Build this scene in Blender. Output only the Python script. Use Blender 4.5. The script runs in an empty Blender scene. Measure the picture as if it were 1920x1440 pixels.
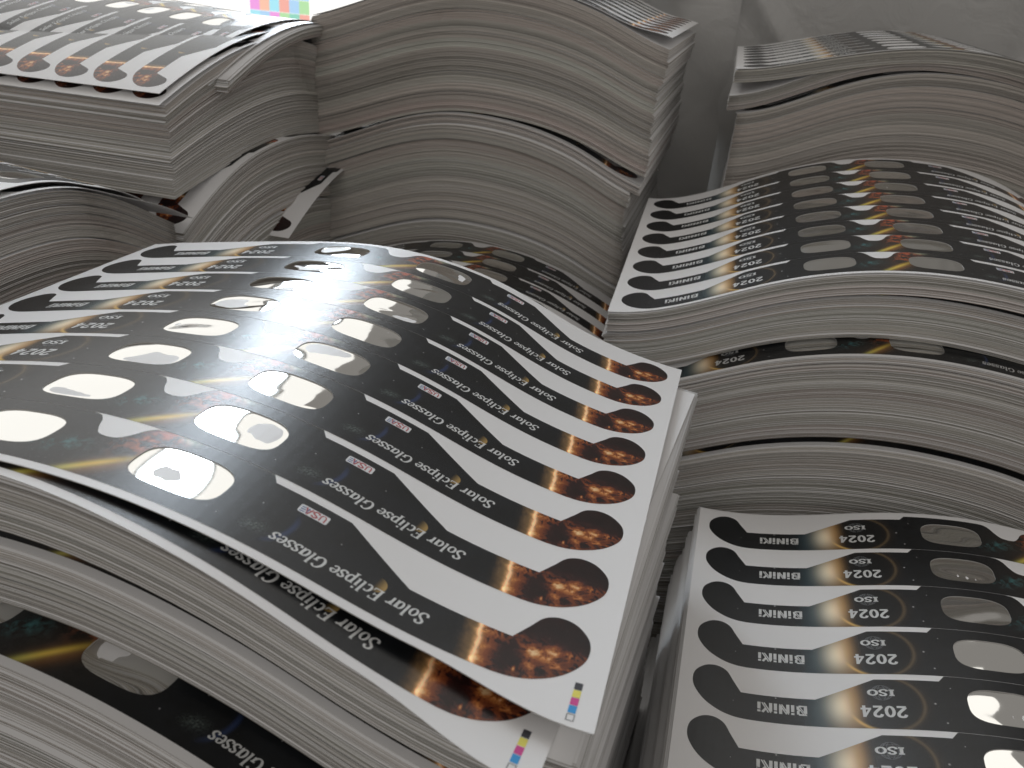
import bpy, math, random
import numpy as np
from mathutils import Matrix, Vector
from mathutils.geometry import tessellate_polygon

# ---------------------------------------------------------------- camera, world, lights, exposure
scene = bpy.context.scene
coll = scene.collection
ZO = 560.0                      # the stacking surface lies at z = 0; the lens is 0.56 m above it (mm here)
CAM = np.array([[0.9622, 0.1845, -0.2003], [0.2617, -0.4237, 0.8672], [0.0752, -0.8868, -0.4559]])
cam_data = bpy.data.cameras.new('camera')
cam = bpy.data.objects.new('camera', cam_data)
coll.objects.link(cam)
m = Matrix.Identity(4)
for i in range(3):
    m[i][0] = CAM[i, 0]
    m[i][1] = -CAM[i, 1]
    m[i][2] = -CAM[i, 2]
cam.matrix_world = Matrix.Translation((0, 0, ZO / 1000)) @ m
cam_data.sensor_width = 36.0
cam_data.lens = 1557.6 / 1920 * 36
cam_data.clip_start = 0.01
cam_data.clip_end = 60
cam_data.dof.use_dof = True
cam_data.dof.focus_distance = 0.46
cam_data.dof.aperture_fstop = 20.0
scene.camera = cam

world = bpy.data.worlds.new('World')
scene.world = world
world.use_nodes = True
bg = world.node_tree.nodes['Background']
bg.inputs[0].default_value = (1.0, 0.955, 0.90, 1)
bg.inputs[1].default_value = 0.265

def area_light(name, loc, target, sx, sy, power, color):
    ld = bpy.data.lights.new(name, 'AREA')
    ld.shape = 'RECTANGLE'
    ld.size, ld.size_y = sx, sy
    ld.energy = power
    ld.color = color
    o = bpy.data.objects.new(name, ld)
    coll.objects.link(o)
    o.location = loc
    o.rotation_euler = (Vector(target) - Vector(loc)).to_track_quat('-Z', 'Y').to_euler()
    return o
SKY_PANE, WALL_GLOW = 15.0, 1.2      # clear upper panes, glow added for the lit wall around them
area_light('overhead_fill', (-0.9, 2.1, 2.75), (-0.9, 2.1, 0.0), 3.0, 1.9, 18, (1.0, 0.975, 0.93))  # added overhead fill in place of a lit ceiling, whitens the lens film
area_light('front_fill', (0.5, -2.2, 2.3), (-0.1, 0.7, 0.3), 3.2, 1.8, 13, (1.0, 0.955, 0.90))  # fill light added behind the camera to lift the front faces

vs = scene.view_settings
vs.view_transform = 'Standard'
vs.look = 'None'
vs.exposure = 0.0
vs.gamma = 1.0
scene.cycles.max_bounces = 8
scene.cycles.diffuse_bounces = 4
scene.cycles.glossy_bounces = 4
scene.cycles.use_denoising = True

rng = np.random.default_rng(7)
random.seed(7)

# ---------------------------------------------------------------- object helpers
def tag(o, label=None, cat=None, group=None, kind=None):
    if label: o['label'] = label
    if cat: o['category'] = cat
    if group: o['group'] = group
    if kind: o['kind'] = kind
    return o

def empty(name, loc=(0, 0, 0), **kw):
    o = bpy.data.objects.new(name, None)
    o.empty_display_size = 0.02
    coll.objects.link(o)
    o.location = loc
    tag(o, **kw)
    return o

def mesh_obj(name, verts, faces, mats, parent=None, uvs=None, mat_idx=None, smooth=False, tint=None):
    """verts in mm (scene frame, lens-height offset added here); faces list or (k,3)/(k,4) array."""
    V = np.asarray(verts, dtype=np.float64).copy()
    V[:, 2] += ZO
    V /= 1000.0
    if parent is not None:
        p = np.array(parent['_origin']) if '_origin' in parent else np.zeros(3)
        V = V - p
    me = bpy.data.meshes.new(name)
    if isinstance(faces, np.ndarray):
        n, k = faces.shape
        me.vertices.add(len(V)); me.vertices.foreach_set('co', V.ravel().astype(np.float32))
        me.loops.add(n * k); me.loops.foreach_set('vertex_index', faces.ravel().astype(np.int32))
        me.polygons.add(n)
        me.polygons.foreach_set('loop_start', (np.arange(n) * k).astype(np.int32))
        me.update(calc_edges=True)
    else:
        me.from_pydata(V.tolist(), [], [list(f) for f in faces])
    if uvs is not None:
        uvl = me.uv_layers.new(name='UVMap')
        li = np.empty(len(me.loops), dtype=np.int32)
        me.loops.foreach_get('vertex_index', li)
        uvl.data.foreach_set('uv', np.asarray(uvs, dtype=np.float32)[li].ravel())
    if tint is not None:
        at = me.attributes.new('tint', 'FLOAT_COLOR', 'POINT')
        at.data.foreach_set('color', np.asarray(tint, dtype=np.float32).ravel())
    for mt in (mats if isinstance(mats, (list, tuple)) else [mats]):
        me.materials.append(mt)
    if mat_idx is not None:
        me.polygons.foreach_set('material_index', np.asarray(mat_idx, dtype=np.int32))
    if smooth:
        me.polygons.foreach_set('use_smooth', np.ones(len(me.polygons), dtype=bool))
    me.update()
    o = bpy.data.objects.new(name, me)
    coll.objects.link(o)
    if parent is not None:
        o.parent = parent
        o['_origin'] = parent['_origin'] if '_origin' in parent else (0.0, 0.0, 0.0)
    return o

def thing(name, origin_mm, label, cat, group=None):
    loc = np.array(origin_mm, dtype=float); loc[2] += ZO; loc /= 1000
    o = empty(name, tuple(loc), label=label, cat=cat, group=group)
    o['_origin'] = tuple(loc)
    return o

# ---------------------------------------------------------------- materials
def new_mat(name):
    mt = bpy.data.materials.new(name)
    mt.use_nodes = True
    nt = mt.node_tree
    return mt, nt, nt.nodes['Principled BSDF']

class NB:
    """tiny expression builder over shader nodes"""
    def __init__(self, nt): self.nt = nt
    def n(self, t, **kw):
        nd = self.nt.nodes.new(t)
        for k, v in kw.items(): setattr(nd, k, v)
        return nd
    def put(self, sock, v):
        if isinstance(v, (int, float)): sock.default_value = v
        elif isinstance(v, (tuple, list)): sock.default_value = tuple(v) if len(v) == len(sock.default_value) else tuple(v) + (1.0,)
        else: self.nt.links.new(v, sock)
    def m(self, op, a, b=0.0, c=0.0, clamp=False):
        nd = self.n('ShaderNodeMath', operation=op, use_clamp=clamp)
        self.put(nd.inputs[0], a); self.put(nd.inputs[1], b); self.put(nd.inputs[2], c)
        return nd.outputs[0]
    def add(self, a, b): return self.m('ADD', a, b)
    def sub(self, a, b): return self.m('SUBTRACT', a, b)
    def mul(self, a, b): return self.m('MULTIPLY', a, b)
    def sq(self, a): return self.m('MULTIPLY', a, a)
    def exp(self, a): return self.m('EXPONENT', a)
    def gauss(self, u, v, cu, cv, su, sv, rot=0.0):
        du, dv = self.sub(u, cu), self.sub(v, cv)
        if rot:
            c, s = math.cos(rot), math.sin(rot)
            du, dv = self.add(self.mul(du, c), self.mul(dv, s)), self.sub(self.mul(dv, c), self.mul(du, s))
        r = self.add(self.sq(self.mul(du, 1 / su)), self.sq(self.mul(dv, 1 / sv)))
        return self.exp(self.mul(r, -1.0))
    def ss(self, x, a, b):
        nd = self.n('ShaderNodeMapRange', interpolation_type='SMOOTHSTEP')
        self.put(nd.inputs['Value'], x)
        nd.inputs['From Min'].default_value = a; nd.inputs['From Max'].default_value = b
        return nd.outputs['Result']
    def noise(self, vec, scale, detail=4.0, rough=0.6, dist=0.0):
        nd = self.n('ShaderNodeTexNoise')
        self.put(nd.inputs['Vector'], vec)
        nd.inputs['Scale'].default_value = scale; nd.inputs['Detail'].default_value = detail
        nd.inputs['Roughness'].default_value = rough; nd.inputs['Distortion'].default_value = dist
        return nd.outputs['Fac']
    def vec(self, x, y, z=0.0):
        nd = self.n('ShaderNodeCombineXYZ')
        self.put(nd.inputs[0], x); self.put(nd.inputs[1], y); self.put(nd.inputs[2], z)
        return nd.outputs[0]
    def mix(self, f, a, b, mode='MIX'):
        nd = self.n('ShaderNodeMix', data_type='RGBA', blend_type=mode)
        nd.clamp_factor = True
        self.put(nd.inputs[0], f); self.put(nd.inputs[6], a); self.put(nd.inputs[7], b)
        return nd.outputs[2]
    def addc(self, base, f, col): return self.mix(f, base, col, 'ADD')
    def ramp(self, f, stops):
        nd = self.n('ShaderNodeValToRGB')
        cr = nd.color_ramp
        while len(cr.elements) < len(stops): cr.elements.new(0.5)
        for e, (p, c) in zip(cr.elements, stops): e.position = p; e.color = tuple(c) + (1,)
        self.put(nd.inputs[0], f)
        return nd.outputs[0]

# white coated card
CARD, nt, b = new_mat('coated_card')
nb = NB(nt)
tc = nb.n('ShaderNodeTexCoord').outputs['Object']
nz = nb.noise(tc, 900, 3)
b.inputs['Base Color'].default_value = (0.80, 0.795, 0.80, 1)
nt.links.new(nb.mix(nb.noise(tc, 14, 3), (0.78, 0.775, 0.775), (0.83, 0.825, 0.835)), b.inputs['Base Color'])
b.inputs['Roughness'].default_value = 0.42
b.inputs['Specular IOR Level'].default_value = 0.45
bp = nb.n('ShaderNodeBump'); bp.inputs['Strength'].default_value = 0.05; bp.inputs['Distance'].default_value = 0.0002
nt.links.new(nz, bp.inputs['Height']); nt.links.new(bp.outputs[0], b.inputs['Normal'])

# cut edges of the card: grey-brown pulp, each sheet its own cast, some darkened as shadow lines
EDGE, nt, b = new_mat('card_edge')
nb = NB(nt)
at = nb.n('ShaderNodeAttribute', attribute_name='tint')
tc = nb.n('ShaderNodeTexCoord').outputs['Object']
mp = nb.n('ShaderNodeMapping'); nt.links.new(tc, mp.inputs[0]); mp.inputs['Scale'].default_value = (12, 12, 500)
streak = nb.noise(mp.outputs[0], 1.0, 4, 0.65)
grain = nb.noise(tc, 420, 3, 0.7)
f = nb.add(nb.mul(nb.ss(streak, 0.25, 0.75), 0.45), nb.mul(grain, 0.35))
nt.links.new(nb.mix(1.0, nb.mix(f, (0.66, 0.64, 0.62), (1.0, 1.0, 1.0)), at.outputs['Color'], 'MULTIPLY'), b.inputs['Base Color'])
b.inputs['Roughness'].default_value = 0.85
b.inputs['Specular IOR Level'].default_value = 0.2

# white ink lettering
INK, nt, b = new_mat('white_lettering')
b.inputs['Base Color'].default_value = (0.64, 0.65, 0.65, 1); b.inputs['Roughness'].default_value = 0.35
def plain(name, col, rough=0.4, metal=0.0, spec=0.5):
    mt, nt, b = new_mat(name)
    b.inputs['Base Color'].default_value = tuple(col) + (1,)
    b.inputs['Roughness'].default_value = rough; b.inputs['Metallic'].default_value = metal
    b.inputs['Specular IOR Level'].default_value = spec
    return mt
GLOBE = plain('globe_lines', (0.16, 0.17, 0.18))
BADGE = plain('badge_white', (0.72, 0.73, 0.75))
BADGE_RED = plain('badge_red', (0.42, 0.09, 0.10))
BADGE_BLUE = plain('badge_blue', (0.06, 0.13, 0.30))
CMYK = [plain('bar_key', (0.03, 0.03, 0.04)), plain('bar_yellow', (0.80, 0.72, 0.12)), plain('bar_magenta', (0.62, 0.05, 0.28)), plain('bar_cyan', (0.02, 0.30, 0.68)), plain('bar_outline', (0.10, 0.10, 0.11))]

# silver solar film
FILM, nt, b = new_mat('silver_film')
nb = NB(nt)
b.inputs['Base Color'].default_value = (0.80, 0.795, 0.77, 1)
b.inputs['Metallic'].default_value = 1.0
b.inputs['Roughness'].default_value = 0.045

# printed space artwork; UV = template millimetres / 100
PRINT, nt, b = new_mat('space_print')
nb = NB(nt)
sep = nb.n('ShaderNodeSeparateXYZ')
nt.links.new(nb.n('ShaderNodeUVMap').outputs[0], sep.inputs[0])
u = nb.mul(sep.outputs[0], 100.0); v = nb.mul(sep.outputs[1], 100.0)
P = nb.vec(u, v)
n1 = nb.noise(P, 0.09, 5, 0.6); n2 = nb.noise(P, 0.20, 4, 0.55, 0.4); n3 = nb.noise(P, 1.1, 3, 0.6)
col = nb.mix(nb.ss(n1, 0.35, 0.75), (0.006, 0.007, 0.008), (0.011, 0.013, 0.016))
# corona glow left of the black disc
r_disc = nb.m('SQRT', nb.add(nb.sq(nb.sub(u, -94.0)), nb.sq(nb.sub(v, 17.5))))
disc = nb.ss(r_disc, 18.6, 17.6)
inner = nb.mul(disc, nb.ss(u, -110.0, -101.5))
col = nb.addc(col, nb.gauss(u, v, -126, 12, 7.5, 20), (0.02, 0.05, 0.065))
g2 = nb.gauss(u, v, -110.0, 17, 9.0, 17)
col = nb.addc(col, nb.mul(g2, nb.sub(1.0, nb.mul(inner, 0.8))), (0.50, 0.27, 0.085))
g1 = nb.gauss(u, v, -116.5, 14.5, 6.6, 11.5)
col = nb.addc(col, nb.mul(g1, nb.sub(1.0, nb.mul(nb.ss(r_disc, 21.0, 14.0), 0.6))), (0.66, 0.65, 0.53))
# dark disc body and its rim
col = nb.mix(nb.mul(disc, nb.ss(u, -112.0, -97.0)), col, (0.006, 0.0065, 0.007))
rim = nb.exp(nb.mul(nb.sq(nb.sub(r_disc, 18.9)), -1.1))
rim_soft = nb.exp(nb.mul(nb.sq(nb.sub(r_disc, 19.6)), -0.12))
low_left = nb.mul(nb.ss(v, 11.0, 1.0), nb.ss(u, -92.0, -108.0))
col = nb.addc(col, nb.mul(nb.mul(rim, 0.5), nb.ss(u, -106.0, -92.0)), (0.16, 0.11, 0.05))
col = nb.addc(col, nb.mul(rim_soft, 0.35), (0.045, 0.026, 0.012))
col = nb.addc(col, nb.mul(rim, low_left), (0.55, 0.36, 0.09))
# stars
for (su_, sv_, rr) in [(-69.9, 18.4, .45), (-66.2, 5.7, .38), (-149.5, 18.0, .4), (-147, 10.2, .25), (-61, 30, .25), (68, 22, .25), (100, 22, .2), (58, 8, .25), (-172, 12, .2)]:
    col = nb.addc(col, nb.gauss(u, v, su_, sv_, rr, rr), (0.5, 0.5, 0.5))
# nebula round the nose bridge
bridge = nb.gauss(u, v, 8, 17, 22, 22)
col = nb.addc(col, nb.mul(bridge, n2), (0.045, 0.030, 0.018))
col = nb.addc(col, nb.mul(nb.gauss(u, v, -10, 15, 9, 4.5, 0.35), nb.ss(n2, 0.4, 0.7)), (0.035, 0.15, 0.16))
col = nb.addc(col, nb.mul(nb.gauss(u, v, 14, 27, 7.5, 6.5, 0.8), nb.ss(n2, 0.42, 0.68)), (0.50, 0.115, 0.03))
col = nb.addc(col, nb.mul(nb.gauss(u, v, 20, 36, 7, 4), nb.ss(n2, 0.35, 0.6)), (0.42, 0.08, 0.03))
col = nb.addc(col, nb.gauss(u, v, 9.0, 8.6, 13, 1.7, 0.78), (0.55, 0.42, 0.05))
col = nb.addc(col, nb.gauss(u, v, 10.5, 8.0, 13, 4.2, 0.78), (0.20, 0.085, 0.02))
col = nb.addc(col, nb.gauss(u, v, 2, 1.5, 6, 2.2, 0.7), (0.10, 0.16, 0.05))
col = nb.addc(col, nb.mul(nb.gauss(u, v, 27.5, 37.5, 4.5, 2.2), n2), (0.42, 0.52, 0.36))
# blue limb, small galaxy, crescent
r_b = nb.m('SQRT', nb.add(nb.sq(nb.sub(u, 67.0)), nb.sq(nb.sub(v, 18.0))))
col = nb.addc(col, nb.mul(nb.exp(nb.mul(nb.sq(nb.sub(r_b, 15.8)), -0.8)), nb.mul(nb.ss(u, 74, 82), nb.ss(v, 27, 17))), (0.014, 0.028, 0.085))
col = nb.addc(col, nb.mul(nb.gauss(u, v, 71.5, 10, 4.2, 2.4, 0.3), nb.ss(n3, 0.35, 0.8)), (0.13, 0.17, 0.15))
r_c = nb.m('SQRT', nb.add(nb.sq(nb.sub(u, 118.5)), nb.sq(nb.sub(v, 13.6))))
col = nb.addc(col, nb.mul(nb.ss(r_c, 3.9, 3.6), nb.ss(nb.add(u, nb.mul(v, -0.15)), 115.5, 120.5)), (0.42, 0.27, 0.08))
# burning sun on the temple tip
wob = nb.mul(nb.sub(n2, 0.5), 3.2)
du = nb.add(nb.sub(u, nb.sub(158.3, nb.mul(v, 0.12))), wob)
sun = nb.ss(du, -1.5, 1.2)
fn = nb.noise(P, 0.16, 6, 0.68, 0.6)
ridge = nb.sub(1.0, nb.mul(nb.m('ABSOLUTE', nb.sub(fn, 0.5)), 5.0))
heat = nb.add(nb.mul(nb.ss(ridge, 0.2, 1.0), 0.42), nb.mul(nb.ss(n2, 0.45, 0.75), 0.38))
heat = nb.add(heat, nb.mul(nb.gauss(u, v, 178, 14.5, 8.0, 2.4, -0.25), 0.42))
heat = nb.add(heat, nb.mul(nb.gauss(u, v, 183.5, 18.5, 2.2, 5.0), 0.25))
heat = nb.add(heat, nb.mul(nb.gauss(u, v, 172.4, 4.8, 0.6, 1.3), 0.9))
heat = nb.add(heat, nb.mul(nb.gauss(u, v, 182.0, 34.4, 1.8, 0.7), 0.8))
heat = nb.add(heat, nb.mul(nb.ss(u, 169.0, 160.0), 0.20))
dark_top = nb.mul(nb.ss(v, 18.0, 26.0), nb.ss(u, 168.0, 172.0))
heat = nb.mul(heat, nb.sub(1.0, nb.mul(dark_top, 0.86)))
heat = nb.mul(heat, nb.sub(1.0, nb.mul(nb.gauss(u, v, 168.5, 9, 4.2, 7), 0.85)))
fire = nb.ramp(heat, [(0.0, (0.008, 0.004, 0.004)), (0.30, (0.045, 0.012, 0.010)), (0.55, (0.24, 0.060, 0.018)), (0.78, (0.58, 0.22, 0.06)), (1.0, (0.90, 0.66, 0.36))])
col = nb.mix(sun, col, fire)
flare = nb.add(nb.mul(nb.exp(nb.mul(nb.sq(nb.sub(du, 0.6)), -0.55)), 0.8), nb.mul(nb.exp(nb.mul(nb.sq(nb.add(du, 1.0)), -0.12)), 0.26))
flare = nb.mul(flare, nb.add(0.55, nb.mul(n2, 0.7)))
flare = nb.mul(flare, nb.ss(u, 147, 152))
col = nb.addc(col, flare, (0.80, 0.45, 0.17))
col = nb.addc(col, nb.mul(nb.exp(nb.mul(nb.sq(nb.sub(du, 0.8)), -1.6)), 0.6), (0.75, 0.68, 0.50))
nt.links.new(col, b.inputs['Base Color'])
b.inputs['Roughness'].default_value = 0.30
b.inputs['Specular IOR Level'].default_value = 0.45
fine = nb.noise(P, 5.0, 3, 0.7)
bp = nb.n('ShaderNodeBump'); bp.inputs['Strength'].default_value = 0.35; bp.inputs['Distance'].default_value = 0.00008
nt.links.new(fine, bp.inputs['Height']); nt.links.new(bp.outputs[0], b.inputs['Normal'])
rr = nb.n('ShaderNodeMapRange'); nt.links.new(n3, rr.inputs['Value']); rr.inputs['To Min'].default_value = 0.22; rr.inputs['To Max'].default_value = 0.30
nt.links.new(rr.outputs[0], b.inputs['Roughness'])

# ---------------------------------------------------------------- flat template of one sheet (mm, u along the glasses, v across)
PITCH, HALF = 38.671, 202.6
VN, VF = 3.6, 4.2                     # white margins in front of / behind the eight rows
def catmull(pts, n=8, closed=False):
    pts = [np.array(p, float) for p in pts]
    out = []
    N = len(pts)
    rngi = range(N) if closed else range(N - 1)
    for i in rngi:
        p0 = pts[(i - 1) % N] if (closed or i > 0) else 2 * pts[0] - pts[1]
        p1, p2 = pts[i], pts[(i + 1) % N]
        p3 = pts[(i + 2) % N] if (closed or i + 2 < N) else 2 * pts[-1] - pts[-2]
        for t in np.arange(n) / n:
            out.append(0.5 * ((2 * p1) + (p2 - p0) * t + (2 * p0 - 5 * p1 + 4 * p2 - p3) * t * t + (3 * p1 - p0 - 3 * p2 + p3) * t ** 3))
    if not closed: out.append(pts[-1])
    return [tuple(p) for p in out]

TOP = PITCH - 0.10
right = [(0, 24.9)] + catmull([(0, 24.9), (4.2, 26.0), (7.4, 30.2), (9.6, 34.6), (12.6, 37.7), (16.5, TOP)], 5)[1:]
right += [(62.8, TOP), (65.8, 34.6), (98.0, 34.6)]
right += [(129.0, 18.9), (168.1, 18.9)]
right += catmull([(168.1, 18.9), (172.4, 26.6), (176.3, 33.4), (181.8, 36.2), (188.0, 34.9), (193.3, 29.4), (194.9, 22.8), (193.5, 15.9), (188.0, 8.5), (180.1, 3.3), (172.5, 0.8), (166.0, 0.10)], 6)[1:]
left = [(-a, bb) for a, bb in right[1:]][::-1]
OUTLINE = right + left                 # clockwise from the nose notch, closed along the straight bottom
def superell(cu, cv, a, bb, n=40, e=3.1, tilt=0.0):
    pts = []
    for i in range(n):
        t = 2 * math.pi * i / n
        c, s = math.cos(t), math.sin(t)
        x = a * math.copysign(abs(c) ** (2 / e), c); y = bb * math.copysign(abs(s) ** (2 / e), s)
        pts.append((cu + x, cv + y))
    return pts
LENS = [(-36.2, 19.6), (36.2, 19.6)]
LA, LB = 18.2, 11.8
CUTS_U = np.arange(-200, 201, 5.0)

def slice_u(verts, tris):
    """cut a flat triangle set along constant-u lines so it can follow a curved sheet"""
    polys = [[tuple(verts[i]) for i in t] for t in tris]
    out = []
    for poly in polys:
        us = [p[0] for p in poly]
        work = [poly]
        for c in CUTS_U[(CUTS_U > min(us) + 1e-6) & (CUTS_U < max(us) - 1e-6)]:
            nxt = []
            rest = work.pop()
            lo, hi = [], []
            for i in range(len(rest)):
                a, b2 = rest[i], rest[(i + 1) % len(rest)]
                if a[0] <= c: lo.append(a)
                if a[0] >= c: hi.append(a)
                if (a[0] - c) * (b2[0] - c) < 0:
                    t = (c - a[0]) / (b2[0] - a[0]); q = (c, a[1] + t * (b2[1] - a[1]))
                    lo.append(q); hi.append(q)
            if len(lo) >= 3: out.append(lo)
            work.append(hi)
        out += [w for w in work if len(w) >= 3]
    idx, vs_, fs = {}, [], []
    for poly in out:
        f = []
        for p in poly:
            k = (round(p[0], 4), round(p[1], 4))
            if k not in idx: idx[k] = len(vs_); vs_.append(k)
            if not f or f[-1] != idx[k]: f.append(idx[k])
        if len(f) > 2 and f[0] == f[-1]: f.pop()
        if len(f) >= 3:
            a = sum(vs_[f[i]][0] * vs_[f[(i + 1) % len(f)]][1] - vs_[f[(i + 1) % len(f)]][0] * vs_[f[i]][1] for i in range(len(f)))
            if abs(a) > 1e-7: fs.append(f if a > 0 else f[::-1])
    return np.array(vs_), fs

def slice_v(tmpl, cuts):
    global CUTS_U
    tv, tf = tmpl
    keep, CUTS_U = CUTS_U, np.asarray(cuts, float)
    vs_, fs = slice_u([(p[1], p[0]) for p in tv], tf)
    CUTS_U = keep
    return vs_[:, ::-1].copy(), [f[::-1] for f in fs]
def tess(loops):
    flat = [p for l in loops for p in l]
    tr = tessellate_polygon([[Vector((p[0], p[1], 0)) for p in l] for l in loops])
    return flat, tr
BLANK = slice_v(slice_u(*tess([OUTLINE] + [superell(cu, cv, LA, LB) for cu, cv in LENS])), [13, 26])
def card_template(rows_with_lens):
    rect = [(-HALF, -VN), (HALF, -VN), (HALF, 8 * PITCH + VF), (-HALF, 8 * PITCH + VF)]
    holes = [superell(cu, cv + k * PITCH, LA, LB) for k in rows_with_lens for cu, cv in LENS]
    return slice_v(slice_u(*tess([rect] + holes)), [k * PITCH + j for k in range(8) for j in (0, 13, 26)] + [8 * PITCH])
CARD_FULL = card_template(range(8))
CARD_PLAIN = card_template([])

# ---- lettering: pen strokes with contrast, expanded to strips
def stroke(pts, wv, wh, caps=True):
    """wv: weight of vertical strokes, wh: of horizontal strokes"""
    pts = [np.array(p, float) for p in pts]
    L, R = [], []
    n = len(pts)
    for i in range(n):
        a = pts[max(i - 1, 0)]; c = pts[min(i + 1, n - 1)]
        d = c - a; d /= (np.linalg.norm(d) + 1e-9)
        w = wh + (wv - wh) * abs(d[1]) ** 1.3
        nrm = np.array([-d[1], d[0]])
        L.append(pts[i] + nrm * w / 2); R.append(pts[i] - nrm * w / 2)
    return [[tuple(L[i]), tuple(R[i]), tuple(R[i + 1]), tuple(L[i + 1])] for i in range(n - 1)]
def ell(cx, cy, rx, ry, a0, a1, n=16):
    return [(cx + rx * math.cos(math.radians(a0 + (a1 - a0) * i / n)), cy + ry * math.sin(math.radians(a0 + (a1 - a0) * i / n))) for i in range(n + 1)]
WV, WH = 0.155, 0.065
def serif(x, y, w=0.2): return stroke([(x - w / 2, y), (x + w / 2, y)], WV, WH)
S_PTS = [(.53, .76), (.46, .93), (.31, .97), (.16, .88), (.15, .70), (.30, .55), (.45, .42), (.51, .24), (.41, .06), (.25, .01), (.10, .08), (.05, .26)]
def glyph(ch):
    x = .66
    q = []
    if ch == 'S':
        q += stroke(catmull(S_PTS, 4), WV * 1.05, WH * 1.6); adv = .62
    elif ch == 's':
        q += stroke(catmull([(a * .78, b2 * x) for a, b2 in S_PTS], 3), WV, WH * 1.5); adv = .49
    elif ch == 'o':
        q += stroke(ell(.28, x / 2, .20, x / 2 - .03, 0, 360, 20), WV, WH); adv = .60
    elif ch == 'l':
        q += stroke([(.14, 0), (.14, 1)], WV, WV) + serif(.08, .97, .16) + serif(.18, .02, .2); adv = .33
    elif ch == 'a':
        q += stroke(ell(.25, x / 2, .18, x / 2 - .03, 0, 360, 18), WV, WH) + stroke([(.45, x), (.45, .08), (.52, .02)], WV, WH * 1.5); adv = .62
    elif ch == 'r':
        q += stroke([(.14, 0), (.14, x)], WV, WV) + serif(.07, x - .03, .14) + stroke([(.17, .40), (.24, .55), (.34, .63), (.44, .58)], WV, WH * 1.8); adv = .47
    elif ch == 'E':
        q += stroke([(.16, 0), (.16, 1)], WV * 1.1, WV) + stroke([(.04, .965), (.60, .965)], WV, WH * 1.2) + stroke([(.16, .52), (.46, .52)], WV, WH * 1.1) + stroke([(.04, .035), (.62, .035)], WV, WH * 1.2)
        q += stroke([(.585, .98), (.56, .80)], WH * 1.2, WH) + stroke([(.60, .02), (.63, .22)], WH * 1.2, WH) + stroke([(.44, .62), (.44, .42)], WH, WH); adv = .70
    elif ch == 'c':
        q += stroke(ell(.27, x / 2, .19, x / 2 - .03, 45, 315, 16), WV, WH * 1.2); adv = .50
    elif ch == 'i':
        q += stroke([(.14, 0), (.14, x)], WV, WV) + serif(.08, x - .03, .14) + serif(.18, .02, .2) + stroke([(.14, .82), (.14, .97)], WV, WV); adv = .33
    elif ch == 'p':
        q += stroke([(.14, -.28), (.14, x)], WV, WV) + serif(.07, x - .03, .14) + serif(.14, -.27, .28) + stroke(ell(.33, x / 2, .18, x / 2 - .03, 130, -130, 16), WV, WH * 1.1); adv = .61
    elif ch == 'e':
        q += stroke(ell(.27, x / 2, .19, x / 2 - .03, 5, 318, 18), WV, WH) + stroke([(.12, x * .53), (.45, x * .53)], WV, WH); adv = .54
    elif ch == 'G':
        q += stroke(ell(.37, .5, .30, .47, 42, 330, 22), WV * 1.1, WH * 1.2) + stroke([(.63, .42), (.63, .08)], WV, WH) + stroke([(.48, .43), (.76, .43)], WV, WH * 1.2); adv = .80
    elif ch == ' ': adv = .34
    return q, adv
def bold(ch):
    w = .2
    if ch == '2': return stroke(catmull([(.10, .74), (.17, .90), (.33, .95), (.50, .88), (.53, .70), (.42, .50), (.22, .28), (.08, .10)], 4), w, w * .85) + stroke([(.06, .085), (.60, .085)], w, w * .85), .70
    if ch == '0': return stroke(ell(.32, .5, .22, .42, 0, 360, 22), w, w * .7), .70
    if ch == '4': return stroke([(.45, 0), (.45, 1)], w, w) + stroke([(.02, .28), (.66, .28)], w, w * .8) + stroke([(.08, .27), (.42, .94)], w * .7, w * .7), .72
    if ch == 'I': return stroke([(.22, 0), (.22, 1)], .24, .24) + stroke([(.02, .92), (.42, .92)], .2, .18) + stroke([(.02, .08), (.42, .08)], .2, .18), .50
    if ch == 'S': return stroke(catmull([(a * 1.15, .02 + b2 * .97) for a, b2 in S_PTS], 4), .2, .18), .72
    if ch == 'O': return stroke(ell(.42, .5, .31, .41, 0, 360, 22), .22, .17), .84
    if ch == 'U': return stroke([(.12, 1), (.12, .3), (.2, .09), (.35, .04), (.5, .09), (.58, .3), (.58, 1)], .14, .12), .72
    if ch == 'A': return stroke([(.02, 0), (.32, 1)], .15, .12) + stroke([(.32, 1), (.62, 0)], .15, .12) + stroke([(.12, .3), (.52, .3)], .12, .12), .66
def brand(ch):
    # stencil capitals split by thin diagonal cuts, small square dots on the i's
    w = .24
    if ch == 'i': return stroke([(.14, 0), (.14, .70)], w, w) + stroke([(.14, .80), (.14, 1.0)], w, w), .38
    if ch == 'N': return stroke([(.12, 0), (.12, .86)], w, w) + stroke([(.66, .14), (.66, 1)], w, w) + stroke([(.06, .98), (.58, .02)], .10, .10) + stroke([(.22, .98), (.74, .02)], .10, .10), .90
    if ch == 'K': return stroke([(.12, 0), (.12, .88)], w, w) + stroke([(.10, 1.0), (.62, .02)], .10, .10) + stroke([(.28, 1.0), (.78, .02)], .10, .10) + stroke([(.50, .62), (.74, 1.0)], .2, .2), .86
    if ch == 'B': return stroke([(.12, 0), (.12, .80)], w, w) + stroke([(.12, .07), (.62, .07)], .14, .14) + stroke([(.02, .93), (.62, .93)], .14, .14) + stroke([(.66, .90), (.66, .58), (.56, .50), (.68, .40), (.68, .10)], .19, .12) + stroke([(.06, .98), (.60, .06)], .07, .07) + stroke([(.22, .94), (.70, .14)], .07, .07), .92
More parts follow.
